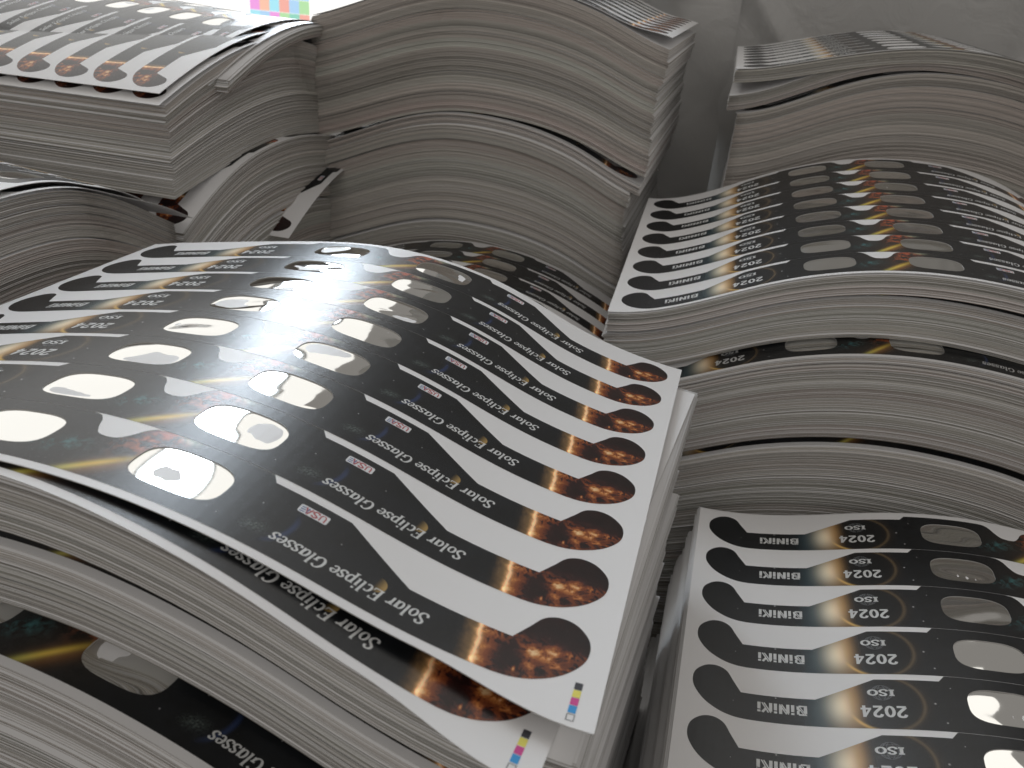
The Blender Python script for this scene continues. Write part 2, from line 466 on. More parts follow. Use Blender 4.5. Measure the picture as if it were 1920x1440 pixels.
def layout(text, fn, u_start, u_end, v_base, height, shear=0.0):
    """text reads from u_start towards u_end (smaller u), standing on its head in the sheet frame"""
    quads, x = [], 0.0
    for ch in text:
        q, adv = fn(ch)
        quads += [[(px + x + shear * py, py) for px, py in poly] for poly in q]
        x += adv
    sx = (u_start - u_end) / (x - 0.08)
    return [[(u_start - px * sx, v_base - py * height) for px, py in poly] for poly in quads]
def quads_template(polys):
    verts, tris = [], []
    for poly in polys:
        i = len(verts); verts += poly
        tris.append(list(range(i, i + len(poly))))
    return slice_u(verts, tris)
T_TITLE = quads_template(layout('Solar Eclipse Glasses', glyph, 140.0, 79.2, 11.9, 5.9, 0.20))
T_YEAR = quads_template(layout('2024', bold, -83.9, -106.4, 15.7, 7.9))
T_ISO = quads_template(layout('ISO', bold, -88.6, -101.8, 27.2, 4.5))
T_NAME = quads_template(layout('BiNiKi', brand, -133.4, -159.4, 13.9, 7.0))
gq = []
for rr_ in (5.3,):
    gq += stroke([(-95 + p[0], 24.9 + p[1]) for p in ell(0, 0, rr_, rr_, 0, 360, 30)], .22, .22)
for k_ in (.35, .72):
    gq += stroke([(-95 + p[0], 24.9 + p[1]) for p in ell(0, 0, 5.3 * k_, 5.3, 0, 360, 30)], .2, .2)
for y_ in (-3.9, -3.0, 3.0, 3.9):
    w_ = math.sqrt(5.3 ** 2 - y_ ** 2)
    gq += stroke([(-95 - w_, 24.9 + y_), (-95 + w_, 24.9 + y_)], .2, .2)
T_GLOBE = quads_template(gq)
def rrect(x0, x1, y0, y1, r=.8, n=4):
    out = []
    for cx, cy, a in ((x1 - r, y1 - r, 0), (x0 + r, y1 - r, 90), (x0 + r, y0 + r, 180), (x1 - r, y0 + r, 270)):
        out += [(cx + r * math.cos(math.radians(a + 90 * i / n)), cy + r * math.sin(math.radians(a + 90 * i / n))) for i in range(n + 1)]
    return out
T_BADGE = quads_template([rrect(78.9, 91.0, 26.4, 30.9)])
T_USA = quads_template(layout('USA', bold, 90.2, 81.6, 30.4, 3.5))
T_FLAG = quads_template([p for y_ in (27.2, 28.4, 29.6) for p in stroke([(79.6, y_), (81.6, y_ + .2)], .5, .5)] + stroke([(82.2, 27), (82.6, 30.2)], .5, .4))

# ---------------------------------------------------------------- curved sheet surfaces
FLOORZ = -ZO
NK = 9
KN = np.linspace(-210, 210, NK)
SS = np.linspace(-215, 215, 173)
DS = SS[1] - SS[0]
def spl(c):
    c = np.asarray(c, float)
    h = KN[1] - KN[0]
    i = np.clip(((SS - KN[0]) / h).astype(int), 0, NK - 2)
    t = (SS - KN[0]) / h - i
    g = np.gradient(c)
    return (2 * t**3 - 3 * t**2 + 1) * c[i] + (t**3 - 2 * t**2 + t) * g[i] + (-2 * t**3 + 3 * t**2) * c[i + 1] + (t**3 - t**2) * g[i + 1]
def prof(ph):
    g = spl(ph)
    x = np.concatenate([[0], np.cumsum((np.cos(g[1:]) + np.cos(g[:-1])) / 2 * DS)])
    z = np.concatenate([[0], np.cumsum((np.sin(g[1:]) + np.sin(g[:-1])) / 2 * DS)])
    k = len(SS) // 2
    return x - x[k], z - z[k]
def rotv(w):
    w = np.array(w, float); t = np.linalg.norm(w)
    if t < 1e-9: return np.eye(3)
    k = w / t; K = np.array([[0, -k[2], k[1]], [k[2], 0, -k[0]], [-k[1], k[0], 0]])
    return np.eye(3) + math.sin(t) * K + (1 - math.cos(t)) * K @ K

class Surf:
    def __init__(self, R, t, p0, p1=None, extra=None):
        self.R = np.array(R, float); self.t = np.array(t, float)
        p0 = np.array(p0, float); p1 = np.zeros(NK) if p1 is None else np.array(p1, float)
        self.p0, self.p1 = p0, p1
        self.a = prof(p0 - p1); self.b = prof(p0 + p1)
        self.extra = extra                      # local lift in mm as a function of (u, v)
    def local(self, u, v):
        w = v / 340.0 + 0.5
        X = np.interp(u, SS, self.a[0]) * (1 - w) + np.interp(u, SS, self.b[0]) * w
        Z = np.interp(u, SS, self.a[1]) * (1 - w) + np.interp(u, SS, self.b[1]) * w
        if self.extra is not None: Z = Z + self.extra(u, v)
        return np.stack([X, v, Z], -1)
    def __call__(self, u, v, h=0.0):
        """v measured from the middle of the sheet; h: height above the sheet in mm"""
        u = np.asarray(u, float); v = np.asarray(v, float)
        Pm = self.local(u, v)
        du = self.local(u + .5, v) - self.local(u - .5, v)
        dv = self.local(u, v + .5) - self.local(u, v - .5)
        n = np.cross(du, dv); n /= np.linalg.norm(n, axis=-1, keepdims=True)
        Pm = Pm + n * np.reshape(h, np.shape(h) + (1,) if np.ndim(h) else ())
        return Pm @ self.R.T + self.t
    def moved(self, d=(0, 0, 0), rot=(0, 0, 0), scale=1.0, extra=None):
        Rr = rotv(rot)
        return Surf(Rr @ self.R, self.t + np.array(d, float), self.p0 * scale, self.p1, extra if extra is not None else self.extra)

class Slip:
    """a sheet lying in the same wave as another one, slid and turned on it and lying drop mm lower"""
    def __init__(self, S, du=0.0, dv=0.0, rot=0.0, drop=0.0, pivot=(0.0, 0.0)):
        self.S, self.R = S, S.R
        self.q = (du, dv, math.cos(rot), math.sin(rot), pivot)
        self.drop = drop if callable(drop) else (lambda u, v: np.full(np.shape(u), float(drop)))
        self.t = np.array(S.t) + S.R[:, 0] * du + S.R[:, 1] * dv - np.array([0, 0, float(self.drop(np.array([0.0]), np.array([0.0]))[0])])
    def __call__(self, u, v, h=0.0):
        u = np.asarray(u, float); v = np.asarray(v, float)
        du, dv, c, s, pv = self.q
        a, b2 = u - pv[0], v - pv[1]
        uu, v2 = c * a - s * b2 + pv[0] + du, s * a + c * b2 + pv[1] + dv
        uc = np.clip(uu, -213, 213)
        W = self.S(uc, v2, h)
        over = uu - uc
        if np.any(over):
            e = np.sign(over)
            tan = self.S(213 * e, v2) - self.S(211 * e, v2)
            tan = np.where(e[:, None] < 0, -tan, tan) / 2.0
            W = W + tan * over[:, None]
        W = W.copy(); W[:, 2] -= self.drop(u, v)
        return W

def smooth01(x): 
    x = np.clip(x, 0, 1); return x * x * (3 - 2 * x)

# ---------------------------------------------------------------- builders
V0 = 4 * PITCH
def printed_sheet(label, S, rows=range(8), lens_rows=None, letter_rows=None, skew=0.0, bar=False, group='printed sheets of eclipse glasses', wave=1.0):
    rows = list(rows)
    lens_rows = rows if lens_rows is None else list(lens_rows)
    letter_rows = rows if letter_rows is None else list(letter_rows)
    root = thing('printed_sheet', S.t, label, 'printed sheet', group)
    # --- the card itself: top skin with lens openings, under skin, rim
    tv, tf = CARD_FULL if len(lens_rows) == 8 else (card_template(lens_rows) if lens_rows else CARD_PLAIN)
    vv = tv[:, 1].copy()
    front = vv < -VN + 1e-3
    if skew: vv[front] -= skew * smooth01((tv[front, 0] - 140) / 62)
    topv = S(tv[:, 0], vv - V0, 0.0)
    us = np.unique(np.concatenate([CUTS_U, [-HALF, HALF]]))
    n = len(us)
    fr = np.full(n, -VN) - (skew * smooth01((us - 140) / 62) if skew else 0.0)
    bk = np.full(n, 8 * PITCH + VF)
    verts = [topv]; faces = [list(f) for f in tf]; o = len(topv)
    fb, bb_ = S(us, fr - V0, -0.42), S(us, bk - V0, -0.42)
    ft, bt = S(us, fr - V0, 0.0), S(us, bk - V0, 0.0)
    verts += [fb, bb_, ft, bt]
    midx = [0] * len(faces)
    for i in range(n - 1):
        faces.append([o + i, o + n + i, o + n + i + 1, o + i + 1]); midx.append(0)
        faces.append([o + i, o + i + 1, o + 2 * n + i + 1, o + 2 * n + i]); midx.append(1)
        faces.append([o + n + i + 1, o + n + i, o + 3 * n + i, o + 3 * n + i + 1]); midx.append(1)
    for i in (0, n - 1):
        faces.append([o + i, o + 2 * n + i, o + 3 * n + i, o + n + i]); midx.append(1)
    base = o + 4 * n
    for k in lens_rows:
        for cu, cv in LENS:
            lp = np.array(superell(cu, cv + k * PITCH, LA, LB))
            t_, b_ = S(lp[:, 0], lp[:, 1] - V0, 0.0), S(lp[:, 0], lp[:, 1] - V0, -0.7)
            verts += [t_, b_]; L = len(lp)
            for i in range(L):
                j = (i + 1) % L
                faces.append([base + i, base + L + i, base + L + j, base + j]); midx.append(1)
            base += 2 * L
    allv = np.concatenate(verts)
    mesh_obj('card', allv, faces, [CARD, RIM], root, mat_idx=midx, smooth=False)
    # --- eight die-cut glasses
    for k in rows:
        def put(name, tmpl, h, mat, parent, uvs=True):
            tv_, tf_ = tmpl
            W = S(tv_[:, 0], tv_[:, 1] + k * PITCH - V0, h)
            return mesh_obj(name, W, tf_, mat, parent, uvs=tv_ / 100.0 if uvs else None)
        g = put('glasses_blank', BLANK, 0.07, PRINT, root)
        if k in lens_rows:
            for cu, cv in LENS:
                lens_film(S, cu, cv + k * PITCH, g, wave)
        if k in letter_rows:
            put('title_lettering', T_TITLE, 0.11, INK, g, False)
            put('year_lettering', T_YEAR, 0.11, INK, g, False)
            put('globe_mark', T_GLOBE, 0.10, GLOBE, g, False)
            put('standard_lettering', T_ISO, 0.13, INK, g, False)
            put('name_lettering', T_NAME, 0.11, INK, g, False)
            put('badge', T_BADGE, 0.11, BADGE, g, False)
            put('badge_lettering', T_USA, 0.15, BADGE_RED, g, False)
            put('badge_flag', T_FLAG, 0.15, BADGE_BLUE, g, False)
    if bar:
        polys, mi = [], []
        vtop = 7.4
        for i in range(4):
            y1 = vtop - i * 3.45; polys.append([(193.0, y1 - 3.2), (195.6, y1 - 3.2), (195.6, y1), (193.0, y1)]); mi.append(i)
        y1 = vtop - 4.1 * 3.45
        for q in stroke([(193.1, y1 - 2.6), (195.5, y1 - 2.6), (195.5, y1), (193.1, y1), (193.1, y1 - 2.6)], .35, .35): polys.append(q); mi.append(4)
        vv_, ff_ = [], []
        for q in polys:
            ff_.append(list(range(len(vv_), len(vv_) + len(q)))); vv_ += q
        vv_ = np.array(vv_)
        mesh_obj('colour_bar', S(vv_[:, 0], vv_[:, 1] - V0, 0.09), ff_, CMYK, root, mat_idx=mi)
    return root

def lens_film(S, cu, cv, parent, wave):
    nr, na = 18, 64
    U, Vv, H = [cu], [cv], []
    rs = [0.0]
    for i in range(1, nr + 1):
        r = i / nr
        for p in superell(0, 0, LA, LB, na):
            U.append(cu + p[0] * r); Vv.append(cv + p[1] * r); rs.append(r)
    U, Vv, rs = np.array(U), np.array(Vv), np.array(rs)
    x, y = (U - cu) / LA, (Vv - cv) / LB
    r_ = rng
    h = np.zeros_like(x)
    for _ in range(4):
        a, b2, ph = r_.normal(0, 1.1), r_.normal(0, 1.2), r_.uniform(0, 6.28)
        h += np.sin(a * x + b2 * y + ph) * r_.uniform(.1, .34)
    th = r_.uniform(0, 3.14)
    h += r_.normal(0, .16) * np.exp(-((x * math.cos(th) + y * math.sin(th) - r_.normal(0, .3)) / .22) ** 2)
    h -= h.mean()
    h = -0.30 + wave * h * (1 - rs ** 3) + wave * r_.uniform(-.12, .16) * (1 - rs ** 2)
    W = S(U, Vv - V0, h)
    faces = [[0, 1 + i, 1 + (i + 1) % na] for i in range(na)]
    for k in range(nr - 1):
        o0, o1 = 1 + k * na, 1 + (k + 1) * na
        faces += [[o0 + i, o1 + i, o1 + (i + 1) % na, o0 + (i + 1) % na] for i in range(na)]
    return mesh_obj('lens_film', W, faces, FILM, parent, smooth=True)

RIM = plain('card_rim', (0.55, 0.54, 0.53), 0.8)

def bundle(label, S, thick, pitch=0.5, gap=0.0, width=2 * HALF, depth=8 * PITCH + VN + VF, du=0.0, dv=0.0, drift_u=0.0, drift_v=0.0, jit=0.35, nu=30, flat=0.0, group='bundles of cut sheets', loose=8, tone=1.0, to_floor=False):
    """a bundle of cut sheets: every sheet is its own thin slab with its own offset and cast"""
    if to_floor:            # the lowest bundle of a pile flattens out onto the table
        zs = S(np.linspace(-width / 2, width / 2, 21), np.zeros(21))[:, 2]
        thick, flat = zs.mean() - gap - FLOORZ - 1.5, 1.0
    n = max(3, int(thick / pitch))
    root = thing('sheet_bundle', S.t + np.array([0, 0, -gap - thick]), label, 'paper bundle', group)
    us = np.linspace(-width / 2, width / 2, nu + 1)
    # slow wander, knocked-in groups and single strays
    def wander(s):
        steps = np.where(rng.random(n) < 0.05, rng.normal(0, s * 2.2, n), rng.normal(0, s * .12, n))
        w = np.cumsum(steps); w -= np.linspace(0, w[-1], n) * .9
        w = np.clip(w - w.mean(), -s * 3.5, s * 3.5)
        w += rng.normal(0, s * .55, n)
        stray = rng.random(n) < 0.035
        return w + np.where(stray, rng.normal(0, s * 3.2, n), 0)
    ju, jv = wander(jit * 1.3), wander(jit)
    # a few wider air gaps where groups of sheets part
    extra = np.where(rng.random(n) < 0.04, rng.uniform(.15, .8, n), 0.0)
    rel = np.arange(n) * pitch + np.cumsum(extra)
    fit_ = min(1.0, thick / (rel[-1] + pitch))
    z_off = gap + rel * fit_
    th = pitch * fit_ * rng.uniform(.78, .93, n)
    grp = np.repeat(rng.normal(0, 1, n // 6 + 2), 7)[:n]
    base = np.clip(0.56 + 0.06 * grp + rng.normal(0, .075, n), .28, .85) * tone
    hue = np.repeat(rng.normal(0, 1, n // 14 + 2), 15)[:n]
    light = rng.random(n) < 0.05
    base = np.where(rng.random(n) < 0.07, base * .55, base)  # shade painted in: a few sheets darkened as shadow lines
    base = np.where(light, base + .15, base)
    tint = np.stack([base * (1.055 + .025 * hue), base * (1.0 - .015 * hue), base * (.925 - .01 * hue), np.ones(n)], -1)
    def slabs(sel):
        VV, TT = [], []
        for i in sel:
            sc = 1.0 - flat * ((z_off[i] - gap) / max(thick, 1)) ** (1.5 if to_floor else 1.0)
            for vv_ in (-depth / 2, depth / 2):
                vq = np.full(nu + 1, vv_ + dv + jv[i] + drift_v * (z_off[i] - gap))
                # the curve belongs to the pile: a sheet that slips sideways still lies in the same wave
                uq = us + du + ju[i] + drift_u * (z_off[i] - gap)
                Pl = S(np.clip(uq, -214, 214), vq)
                ov = uq - np.clip(uq, -214, 214)
                Pl = Pl + np.outer(ov, S.R[:, 0])
                if flat:
                    zm = Pl[:, 2].mean(); Pl[:, 2] = zm + (Pl[:, 2] - zm) * sc
                Pl[:, 2] -= z_off[i]
                Pb = Pl.copy(); Pb[:, 2] -= th[i]
                VV += [Pl, Pb]
            TT.append(np.repeat(tint[i][None], 4 * (nu + 1), 0))
        VV = np.concatenate(VV); TT = np.concatenate(TT)
        m1 = nu + 1
        ii = np.arange(nu)
        ft, fb, kt, kb = 0, m1, 2 * m1, 3 * m1
        q = np.concatenate([
            np.stack([ft + ii, ft + ii + 1, kt + ii + 1, kt + ii], -1),
            np.stack([fb + ii + 1, fb + ii, kb + ii, kb + ii + 1], -1),
            np.stack([fb + ii, fb + ii + 1, ft + ii + 1, ft + ii], -1),
            np.stack([kt + ii, kt + ii + 1, kb + ii + 1, kb + ii], -1),
            np.array([[fb, ft, kt, kb], [ft + nu, fb + nu, kb + nu, kt + nu]])])
        mi = np.concatenate([np.zeros(2 * nu), np.ones(2 * nu + 2)])
        k = len(sel)
        F = (q[None] + (np.arange(k) * 4 * m1)[:, None, None]).reshape(-1, 4)
        return VV, F, TT, np.tile(mi, k)
    idx = np.arange(n)
    lo = set(int(x) for x in rng.choice(idx, min(loose, n // 3), replace=False)) if loose else set()
    for i in lo:
        jv[i] += rng.normal(0, .8) - .3; ju[i] += rng.normal(0, .8); tint[i, :3] *= 1.12
    rest = [i for i in idx if i not in lo]
    VV, F, TT, mi = slabs(rest)
    o = mesh_obj('stacked_sheets', VV, F, [CARD, EDGE], root, mat_idx=mi, tint=TT)
    o['kind'] = 'stuff'
    for i in sorted(lo):
        VV, F, TT, mi = slabs([i])
        mesh_obj('sheet', VV, F, [CARD, EDGE], root, mat_idx=mi, tint=TT)
    return root

# ---------------------------------------------------------------- setting
def quad_plane(name, pts, mat): return mesh_obj(name, np.array(pts, float), [[0, 1, 2, 3]], mat)
TABLE, nt, b = new_mat('dark_pallet_board')
nb = NB(nt); tc = nb.n('ShaderNodeTexCoord').outputs['Object']
nt.links.new(nb.mix(nb.noise(tc, 9, 5), (0.035, 0.033, 0.030), (0.07, 0.064, 0.058)), b.inputs['Base Color'])
b.inputs['Roughness'].default_value = 0.8
gnd = quad_plane('table_top', [(-2600, -300, FLOORZ), (1800, -300, FLOORZ), (1800, 2600, FLOORZ), (-2600, 2600, FLOORZ)], TABLE)
gnd['kind'] = 'structure'

# ---------------------------------------------------------------- the piles
GEO = {
'A': dict(R=[[0.9963, 0.0183, 0.0834], [-0.0218, 0.999, 0.0403], [-0.0826, -0.042, 0.9957]], t=[-201.7411, 350.4189, -175.3333], p0=[0.3224, 0.2938, 0.2713, 0.2038, 0.0457, -0.1323, -0.284, -0.1272, 0.097], p1=[-0.0324, -0.037, -0.025, 0.0044, 0.0003, -0.0123, -0.0424, -0.0394, -0.0803]),
'B': dict(R=[[0.9984, -0.0279, -0.0483], [0.0251, 0.998, -0.0584], [0.0498, 0.0571, 0.9971]], t=[118.1546, 768.0899, -168.3863], p0=[-0.031, 0.2896, 0.4018, 0.2881, 0.1347, -0.0299, -0.1767, -0.4183, -0.6539], p1=[-0.0249, -0.0093, 0.0077, 0.0247, 0.0345, 0.0368, 0.0236, 0.0014, -0.0144]),
'C': dict(R=[[0.9999, 0.0096, 0.0056], [-0.0097, 0.9998, 0.016], [-0.0055, -0.0161, 0.9999]], t=[225.1874, 381.6062, -317.9483], p0=[-0.1073, 0.187, 0.3382, 0.2189, 0.0124, -0.1827, -0.3735, -0.5621, -0.7498], p1=[0.0953, 0.0267, -0.0184, -0.0323, -0.0276, -0.0167, -0.0073, -0.0007, 0.0043]),
'F': dict(R=[[0.9998, -0.0182, -0.0004], [0.0182, 0.999, 0.0396], [-0.0003, -0.0396, 0.9992]], t=[-248.7112, 723.7335, -286.5799], p0=[0.5941, 0.4513, 0.306, 0.1533, -0.0146, -0.1856, -0.3335, -0.4794, -0.6222]),
'G': dict(R=[[-0.0524, 0.9974, 0.0496], [-0.9986, -0.0519, -0.0121], [-0.0095, -0.0501, 0.9987]], t=[-655.9327, 851.2978, -70.2566], p0=[0.45, 0.38, 0.26, 0.11, -0.035, -0.1385, -0.2453, -0.3821, -0.5408]),
}
SF = {k: Surf(**g) for k, g in GEO.items()}
I3 = np.eye(3)
TURN = np.array([[0, 1, 0], [-1, 0, 0], [0, 0, 1.0]])      # glasses pointing at the camera, as on the left-hand piles

# --- front pile
A = SF['A']
printed_sheet('sharp large top sheet of front pile, glossy with bright window glare', A, skew=8.5, bar=True)
slipA = dict(dv=-16.9, rot=-0.0749, pivot=(150, -150))
dropA = lambda u, v: 4.8 + 1.1 * np.clip((u - 150) / 50, -2.8, 1)
A2 = Slip(A, du=-11.8, drop=dropA, **slipA)
printed_sheet('second sheet of front pile, poking out in shadow under the top sheet', A2, rows=[0, 1], lens_rows=[0], skew=8.5, bar=True)
SA = Slip(A, du=-3, drop=dropA, **dict(slipA, rot=-0.05, dv=-12.6))
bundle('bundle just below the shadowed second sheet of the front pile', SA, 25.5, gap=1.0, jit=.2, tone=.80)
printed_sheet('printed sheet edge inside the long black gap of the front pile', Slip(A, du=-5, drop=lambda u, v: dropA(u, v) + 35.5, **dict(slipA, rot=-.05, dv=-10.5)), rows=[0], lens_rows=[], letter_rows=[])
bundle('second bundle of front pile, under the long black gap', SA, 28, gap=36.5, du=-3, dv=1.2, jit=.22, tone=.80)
A4 = Slip(A, du=-10, drop=lambda u, v: 70.5 + 0 * u, **dict(slipA, dv=-37))
printed_sheet('lowest printed sheet at bottom left corner, only word Glasses readable', A4, rows=[0, 1], lens_rows=[0])
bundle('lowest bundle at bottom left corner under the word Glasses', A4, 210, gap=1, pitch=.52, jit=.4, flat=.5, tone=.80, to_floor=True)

# --- lower right pile
C = SF['C']
printed_sheet('top sheet of lower right pile with six white logo rows', C, rows=range(8), wave=.3)
bundle('bundle of lower right pile with stepped white left side', SF['C'], 150, gap=1.0, pitch=.55, drift_u=-.10, jit=.7, flat=.4, tone=1.05, to_floor=True)

# --- middle right pile
B = SF['B']
printed_sheet('top sheet of middle right pile, eight rows below tall right pile', B, wave=.2)
SB = B
bundle('thin bundle right below top sheet of middle right pile', SB, 14.5, gap=1.6, jit=.35, du=1, tone=.9)
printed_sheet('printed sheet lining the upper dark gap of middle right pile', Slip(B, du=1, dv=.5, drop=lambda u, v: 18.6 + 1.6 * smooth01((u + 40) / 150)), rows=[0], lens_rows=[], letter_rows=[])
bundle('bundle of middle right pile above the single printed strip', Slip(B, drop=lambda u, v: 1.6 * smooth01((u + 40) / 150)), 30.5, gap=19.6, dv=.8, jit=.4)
B3 = Slip(B, du=-3, dv=-27, drop=52)
printed_sheet('printed strip sheet sticking out halfway down the middle right pile', B3, rows=[0, 1], lens_rows=[0], wave=.3)
bundle('thin bundle right under the printed strip of middle right pile', B3, 9, gap=1, jit=.3)
bundle('thick bundle of middle right pile between strip and lower black gap', B3, 56.5, gap=11, jit=.35, du=1, tone=.9)
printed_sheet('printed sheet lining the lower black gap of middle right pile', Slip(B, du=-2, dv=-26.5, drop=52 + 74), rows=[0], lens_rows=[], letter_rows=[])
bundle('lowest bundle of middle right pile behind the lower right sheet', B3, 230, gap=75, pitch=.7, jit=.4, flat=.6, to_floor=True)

# --- tall right pile
pD = [.10, .40, .42, .25, .03, -.12, -.30, -.40, -.40]
D = Surf(I3, (191, 950 + 162, -69), pD)
D0 = Surf(rotv((0, 0, .02)), (186, 1112, -48), [.06, .24, .25, .17, .03, -.12, -.30, -.40, -.40])
printed_sheet('top sheet of tall right pile, left end stripes against grey plastic', D0, lens_rows=[])
bundle('few curled sheets lifting off the top of tall right pile', D0, 13, pitch=1.3, gap=.6, jit=.6)
bundle('thin bundle of tall right pile overhanging to the left', D.moved((-10, 0, 15.5)), 15, gap=.2, pitch=.55, jit=.4)
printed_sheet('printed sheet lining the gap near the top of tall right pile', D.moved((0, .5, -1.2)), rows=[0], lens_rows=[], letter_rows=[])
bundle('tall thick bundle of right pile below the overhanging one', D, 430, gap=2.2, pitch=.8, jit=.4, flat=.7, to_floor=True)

# --- tall centre pile
pE = [.25, .34, .33, .20, .0, -.12, -.27, -.40, -.22]
E = Surf(rotv((0, 0, -.012)), (-270, 892 + 162, -23), pE)
printed_sheet('top sheet of tall centre pile, seen edge on at its curled right end', E.moved((2, 1, 1.5), extra=lambda u, v: 9 * smooth01((u - 120) / 80) ** 2), lens_rows=[])
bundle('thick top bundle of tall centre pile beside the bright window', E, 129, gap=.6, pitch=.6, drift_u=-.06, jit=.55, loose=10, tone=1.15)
E2 = E.moved((-8, 0, -130), scale=1.12)
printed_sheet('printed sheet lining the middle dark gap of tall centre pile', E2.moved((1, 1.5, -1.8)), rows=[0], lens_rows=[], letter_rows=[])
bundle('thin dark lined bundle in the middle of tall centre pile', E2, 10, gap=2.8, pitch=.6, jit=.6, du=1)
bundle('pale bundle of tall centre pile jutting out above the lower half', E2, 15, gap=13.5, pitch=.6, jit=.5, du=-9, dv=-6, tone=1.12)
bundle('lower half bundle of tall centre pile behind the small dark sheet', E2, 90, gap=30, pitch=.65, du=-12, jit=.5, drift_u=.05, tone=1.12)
bundle('foot bundle of tall centre pile behind the front sheet', E2, 260, gap=124, pitch=.9, du=-8, jit=.5, flat=.7, to_floor=True)

# --- low pile between front and tall centre piles
F = SF['F']
printed_sheet('small dark sheet between front sheet and tall centre pile', F, wave=.2)
bundle('bundle under the small dark sheet behind the front pile', SF['F'], 230, gap=1, pitch=.8, jit=.4, flat=.6, to_floor=True)

# --- left piles, glasses turned towards the camera
G = SF['G']
printed_sheet('top sheet of back left pile, hazy sun tips hanging over the edge', G, wave=.6)
pG = [.2, .3, .3, .2, .02, -.12, -.22, -.30, -.35]
G1 = Surf(TURN, (-620, 823, -92), pG)
G0 = Surf(TURN @ rotv((0, 0, .02)), (-612, 897, -80), [.55, .48, .36, .2, .04, -.1, -.2, -.3, -.35])
printed_sheet('second fanned sheet on back left pile with one brown sun tip', Surf(TURN @ rotv((0, 0, -.035)), (-634, 858, -77), G.p0), rows=[6, 7], lens_rows=[])
printed_sheet('third fanned sheet on back left pile under two others', Surf(TURN @ rotv((0, 0, -.01)), (-616, 885, -79), [.5, .43, .33, .18, .02, -.12, -.24, -.34, -.4]), rows=[6, 7], lens_rows=[])
bundle('thin fanned bundle near the top of back left pile', G0, 12, gap=1.5, pitch=.6, jit=.8)
printed_sheet('sheet with dark half round tips above thick back left bundle', G1.moved((-6, -2, 7), rot=(0, 0, .01), scale=.95), lens_rows=[], letter_rows=[])
printed_sheet('lower sheet with dark half round tips on thick back left bundle', G1.moved((1, -10, 1.2)), lens_rows=[], letter_rows=[])
bundle('thick bundle of back left pile with sharp front corner', G1, 90, gap=.5, pitch=.6, jit=.5, flat=.5, tone=1.06)
pG2 = [.30, .28, .22, .14, .02, -.10, -.27, -.42, -.50]
G2 = Surf(TURN, (-608, 807, -188), pG2)
printed_sheet('slanted sheet edge of back left pile showing one black strip', G2, rows=[6, 7], lens_rows=[7])
bundle('lower bundle of back left pile under the black strip', G2, 68, gap=.6, pitch=.65, jit=.5, du=0, flat=.1)
printed_sheet('white sheet corner with black tip wedged beside the centre pile', Surf(TURN @ rotv((0, 0, .03)), (-590, 945, -232), [.3, .25, .18, .1, 0, -.12, -.25, -.36, -.40]), rows=[6, 7], lens_rows=[])
bundle('foot bundle of back left pile', G2, 290, gap=74, pitch=.9, jit=.6, flat=.7, to_floor=True)

pH = [.50, .52, .36, .10, -.04, -.15, -.25, -.30, -.30]
H = Surf(TURN, (-601, 405, -163), pH)
printed_sheet('loose top sheet of near left pile, lens catching the light', Slip(H, du=-18, dv=-3, rot=.09, drop=lambda u, v: -(4 + 2 * smooth01((u + 70) / 120) + 8 * smooth01((-u - 70) / 80) + .07 * (162 - v))), wave=.7)
printed_sheet('second loose sheet of near left pile curling over its edge', Slip(H, du=-26, dv=1, rot=-.01, drop=lambda u, v: -(1.6 + 9 * smooth01((-u - 90) / 90))), rows=range(3, 8), lens_rows=[6, 7])
bundle('near left bundle beside the far left corner of front sheet', H, 34, gap=1.0, pitch=.55, jit=.5)
bundle('lower near left bundle, curved edge running behind the front sheet', H, 300, gap=36, pitch=.75, jit=.5, flat=.5, to_floor=True)

# ---------------------------------------------------------------- grey plastic sheeting behind the right-hand piles
PLAST, nt, b = new_mat('grey_plastic')
nb = NB(nt); tc = nb.n('ShaderNodeTexCoord').outputs['Object']
nt.links.new(nb.mix(nb.noise(tc, 5, 4), (0.50, 0.50, 0.49), (0.60, 0.59, 0.58)), b.inputs['Base Color'])
b.inputs['Roughness'].default_value = 0.32
b.inputs['Specular IOR Level'].default_value = 0.5
wn = nb.noise(tc, 16, 5, 0.55, 0.8)
bp = nb.n('ShaderNodeBump'); bp.inputs['Strength'].default_value = 0.35; bp.inputs['Distance'].default_value = 0.01
nt.links.new(wn, bp.inputs['Height']); nt.links.new(bp.outputs[0], b.inputs['Normal'])
def plastic(label, x0, x1, y_at, seed):
    r = np.random.default_rng(seed)
    nx, nz = 90, 70
    X, Z = np.meshgrid(np.linspace(x0, x1, nx), np.linspace(FLOORZ + 1, 420, nz))
    Y = y_at(X)
    for _ in range(14):
        a = r.uniform(-.9, .9); c, s = math.cos(a), math.sin(a)
        p = X * c + Z * s - r.uniform(x0, x1)
        Y = Y + r.normal(0, 15) * np.exp(-(p / r.uniform(12, 60)) ** 2) * smooth01((Z + 560) / 400)
    V = np.stack([X, Y, Z], -1).reshape(-1, 3)
    V2 = V + np.array([0, 1.2, 0])
    i = np.arange(nz - 1)[:, None] * nx + np.arange(nx - 1)[None]
    q = np.stack([i, i + 1, i + nx + 1, i + nx], -1).reshape(-1, 4)
    root = thing('plastic_sheet', ((x0 + x1) / 2, float(np.mean(Y)), FLOORZ), label, 'plastic sheet', 'grey plastic sheeting')
    mesh_obj('film', np.concatenate([V, V2]), np.concatenate([q, q[:, ::-1] + len(V)]), PLAST, root, smooth=True)
    return root
plastic('grey plastic sheeting hanging between the two tall piles', -330, -22, lambda X: 1330 + 0.10 * (X + 22), 3)
plastic('wide grey plastic sheeting above the tall right pile', -34, 900, lambda X: 1352 + 0.06 * X, 5)

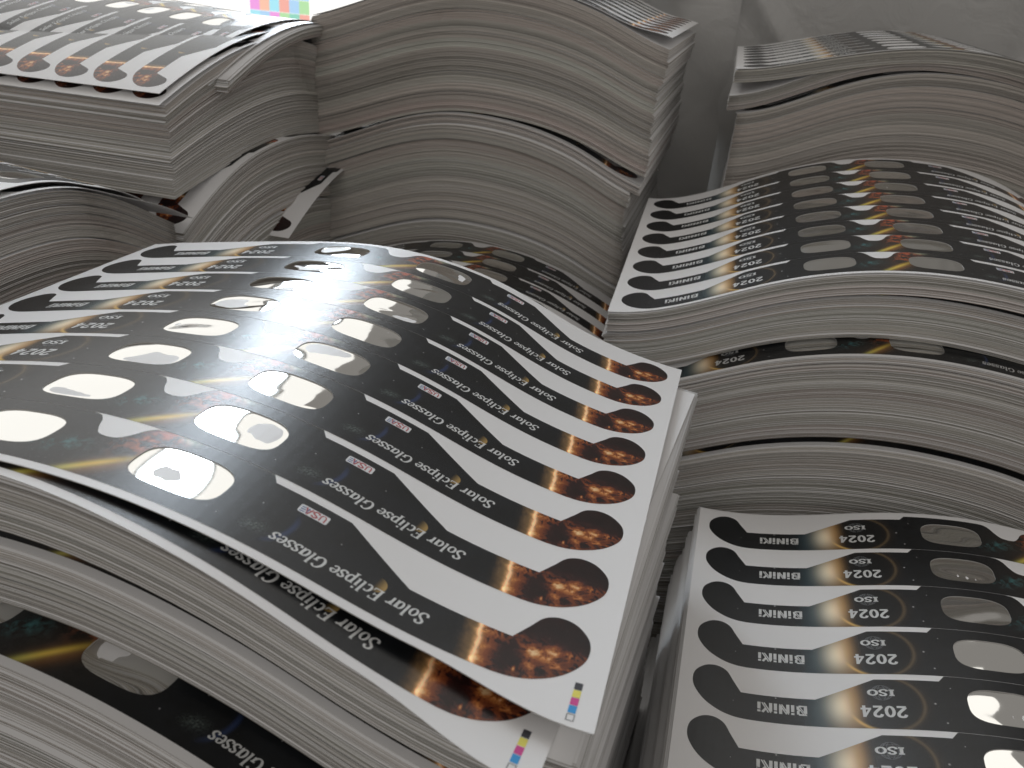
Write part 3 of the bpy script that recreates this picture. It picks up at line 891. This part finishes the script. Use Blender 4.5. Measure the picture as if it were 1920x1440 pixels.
# ---------------------------------------------------------------- bright window, emissive wall panels, patchwork of coloured squares
def pane_mat(name, col, strength):
    mt, nt, b = new_mat(name)
    em = nt.nodes.new('ShaderNodeEmission'); em.inputs[0].default_value = tuple(col) + (1,); em.inputs[1].default_value = strength
    nt.links.new(em.outputs[0], nt.nodes['Material Output'].inputs[0])
    return mt
PANE = pane_mat('daylit_clear_pane', (0.80, 0.90, 1.0), SKY_PANE)
GLOW_WALL = pane_mat('emissive_wall', (1.0, 0.985, 0.95), WALL_GLOW)  # emission put in for a lit white wall, not glass
FRAME = plain('window_frame', (0.70, 0.70, 0.69), 0.5)
def box(x0, x1, y0, y1, z0, z1):
    v = [(x, y, z) for x in (x0, x1) for y in (y0, y1) for z in (z0, z1)]
    return np.array(v, float), [[0, 1, 3, 2], [4, 6, 7, 5], [0, 4, 5, 1], [2, 3, 7, 6], [0, 2, 6, 4], [1, 5, 7, 3]]
WX0, WX1, WY, WZ0, WZ1 = -3300, -700, 2420, -500, 240
win = thing('window', ((WX0 + WX1) / 2, WY, WZ0), 'overexposed bright window and glowing wall behind the back left pile', 'window')
nwp = 2
for i in range(nwp):
    a = WX0 + (WX1 - WX0) * i / nwp + 12; c = WX0 + (WX1 - WX0) * (i + 1) / nwp - 12
    V, Fc = box(a, c, WY, WY + 6, WZ0 + 5, WZ1 - 5)
    mesh_obj('glowing_wall_panel', V, Fc, GLOW_WALL, win)
for i in range(nwp + 1):
    x = WX0 + (WX1 - WX0) * i / nwp
    V, Fc = box(x - 12, x + 12, WY - 8, WY + 10, WZ0, WZ1)
    mesh_obj('mullion', V, Fc, FRAME, win)
UX0, UX1, UZ1 = -1490, -1010, 2300
V, Fc = box(UX1 + 20, WX1 - 12, WY, WY + 6, WZ1 + 25, UZ1 - 20)
mesh_obj('glowing_wall_panel', V, Fc, GLOW_WALL, win)
V, Fc = box(WX0 + 12, UX0 - 20, WY, WY + 6, WZ1 + 25, UZ1 - 20)
mesh_obj('glowing_wall_panel', V, Fc, GLOW_WALL, win)  # wall glow carried higher to whiten the lens reflections
V, Fc = box(UX0 + 20, UX1 - 20, WY, WY + 6, WZ1 + 25, UZ1 - 20)
mesh_obj('clear_pane', V, Fc, PANE, win)
for x0_, x1_, z0_, z1_ in ((WX0 - 12, WX1 + 12, WZ0 - 30, WZ0), (WX0 - 12, WX1 + 12, WZ1, WZ1 + 25), (WX0 - 12, WX1 + 12, UZ1 - 20, UZ1 + 20), (UX0 - 20, UX0 + 20, WZ1 + 25, UZ1 - 20), (UX1 - 20, UX1 + 20, WZ1 + 25, UZ1 - 20)):
    V, Fc = box(x0_, x1_, WY - 10, WY + 12, z0_, z1_)
    mesh_obj('rail', V, Fc, FRAME, win)
panel = thing('coloured_panel', (-1320, WY - 60, -400), 'panel of small coloured squares glowing in front of the window', 'panel')
cols = [(1.0, .62, .18), (.25, .80, .95), (.10, .62, .42), (.95, .30, .20), (.98, .80, .10), (.30, .62, .95), (.90, .20, .75), (.35, .75, .25), (1.0, .45, .25)]
def glow(c):
    mt, nt, b = new_mat('backlit_square')
    e = nt.nodes.new('ShaderNodeEmission'); e.inputs[0].default_value = tuple(.25 + .75 * x for x in c) + (1,); e.inputs[1].default_value = 1.0
    nt.links.new(e.outputs[0], nt.nodes['Material Output'].inputs[0])
    return mt
GL = [glow(c) for c in cols]
tw, tz = 31.5, 36
for r_ in range(7):
    for c_ in range(6):
        x0 = -1418 + c_ * tw; z0 = -300 + r_ * tz
        V, Fc = box(x0 + .6, x0 + tw - .6, WY - 63, WY - 60, z0 + .6, z0 + tz - .6)
        mesh_obj('coloured_square', V, Fc, GL[(r_ * 5 + c_ * 2 + (r_ * c_) % 3) % len(GL)], panel)

# drop bookkeeping properties
for o in bpy.data.objects:
    if '_origin' in o: del o['_origin']
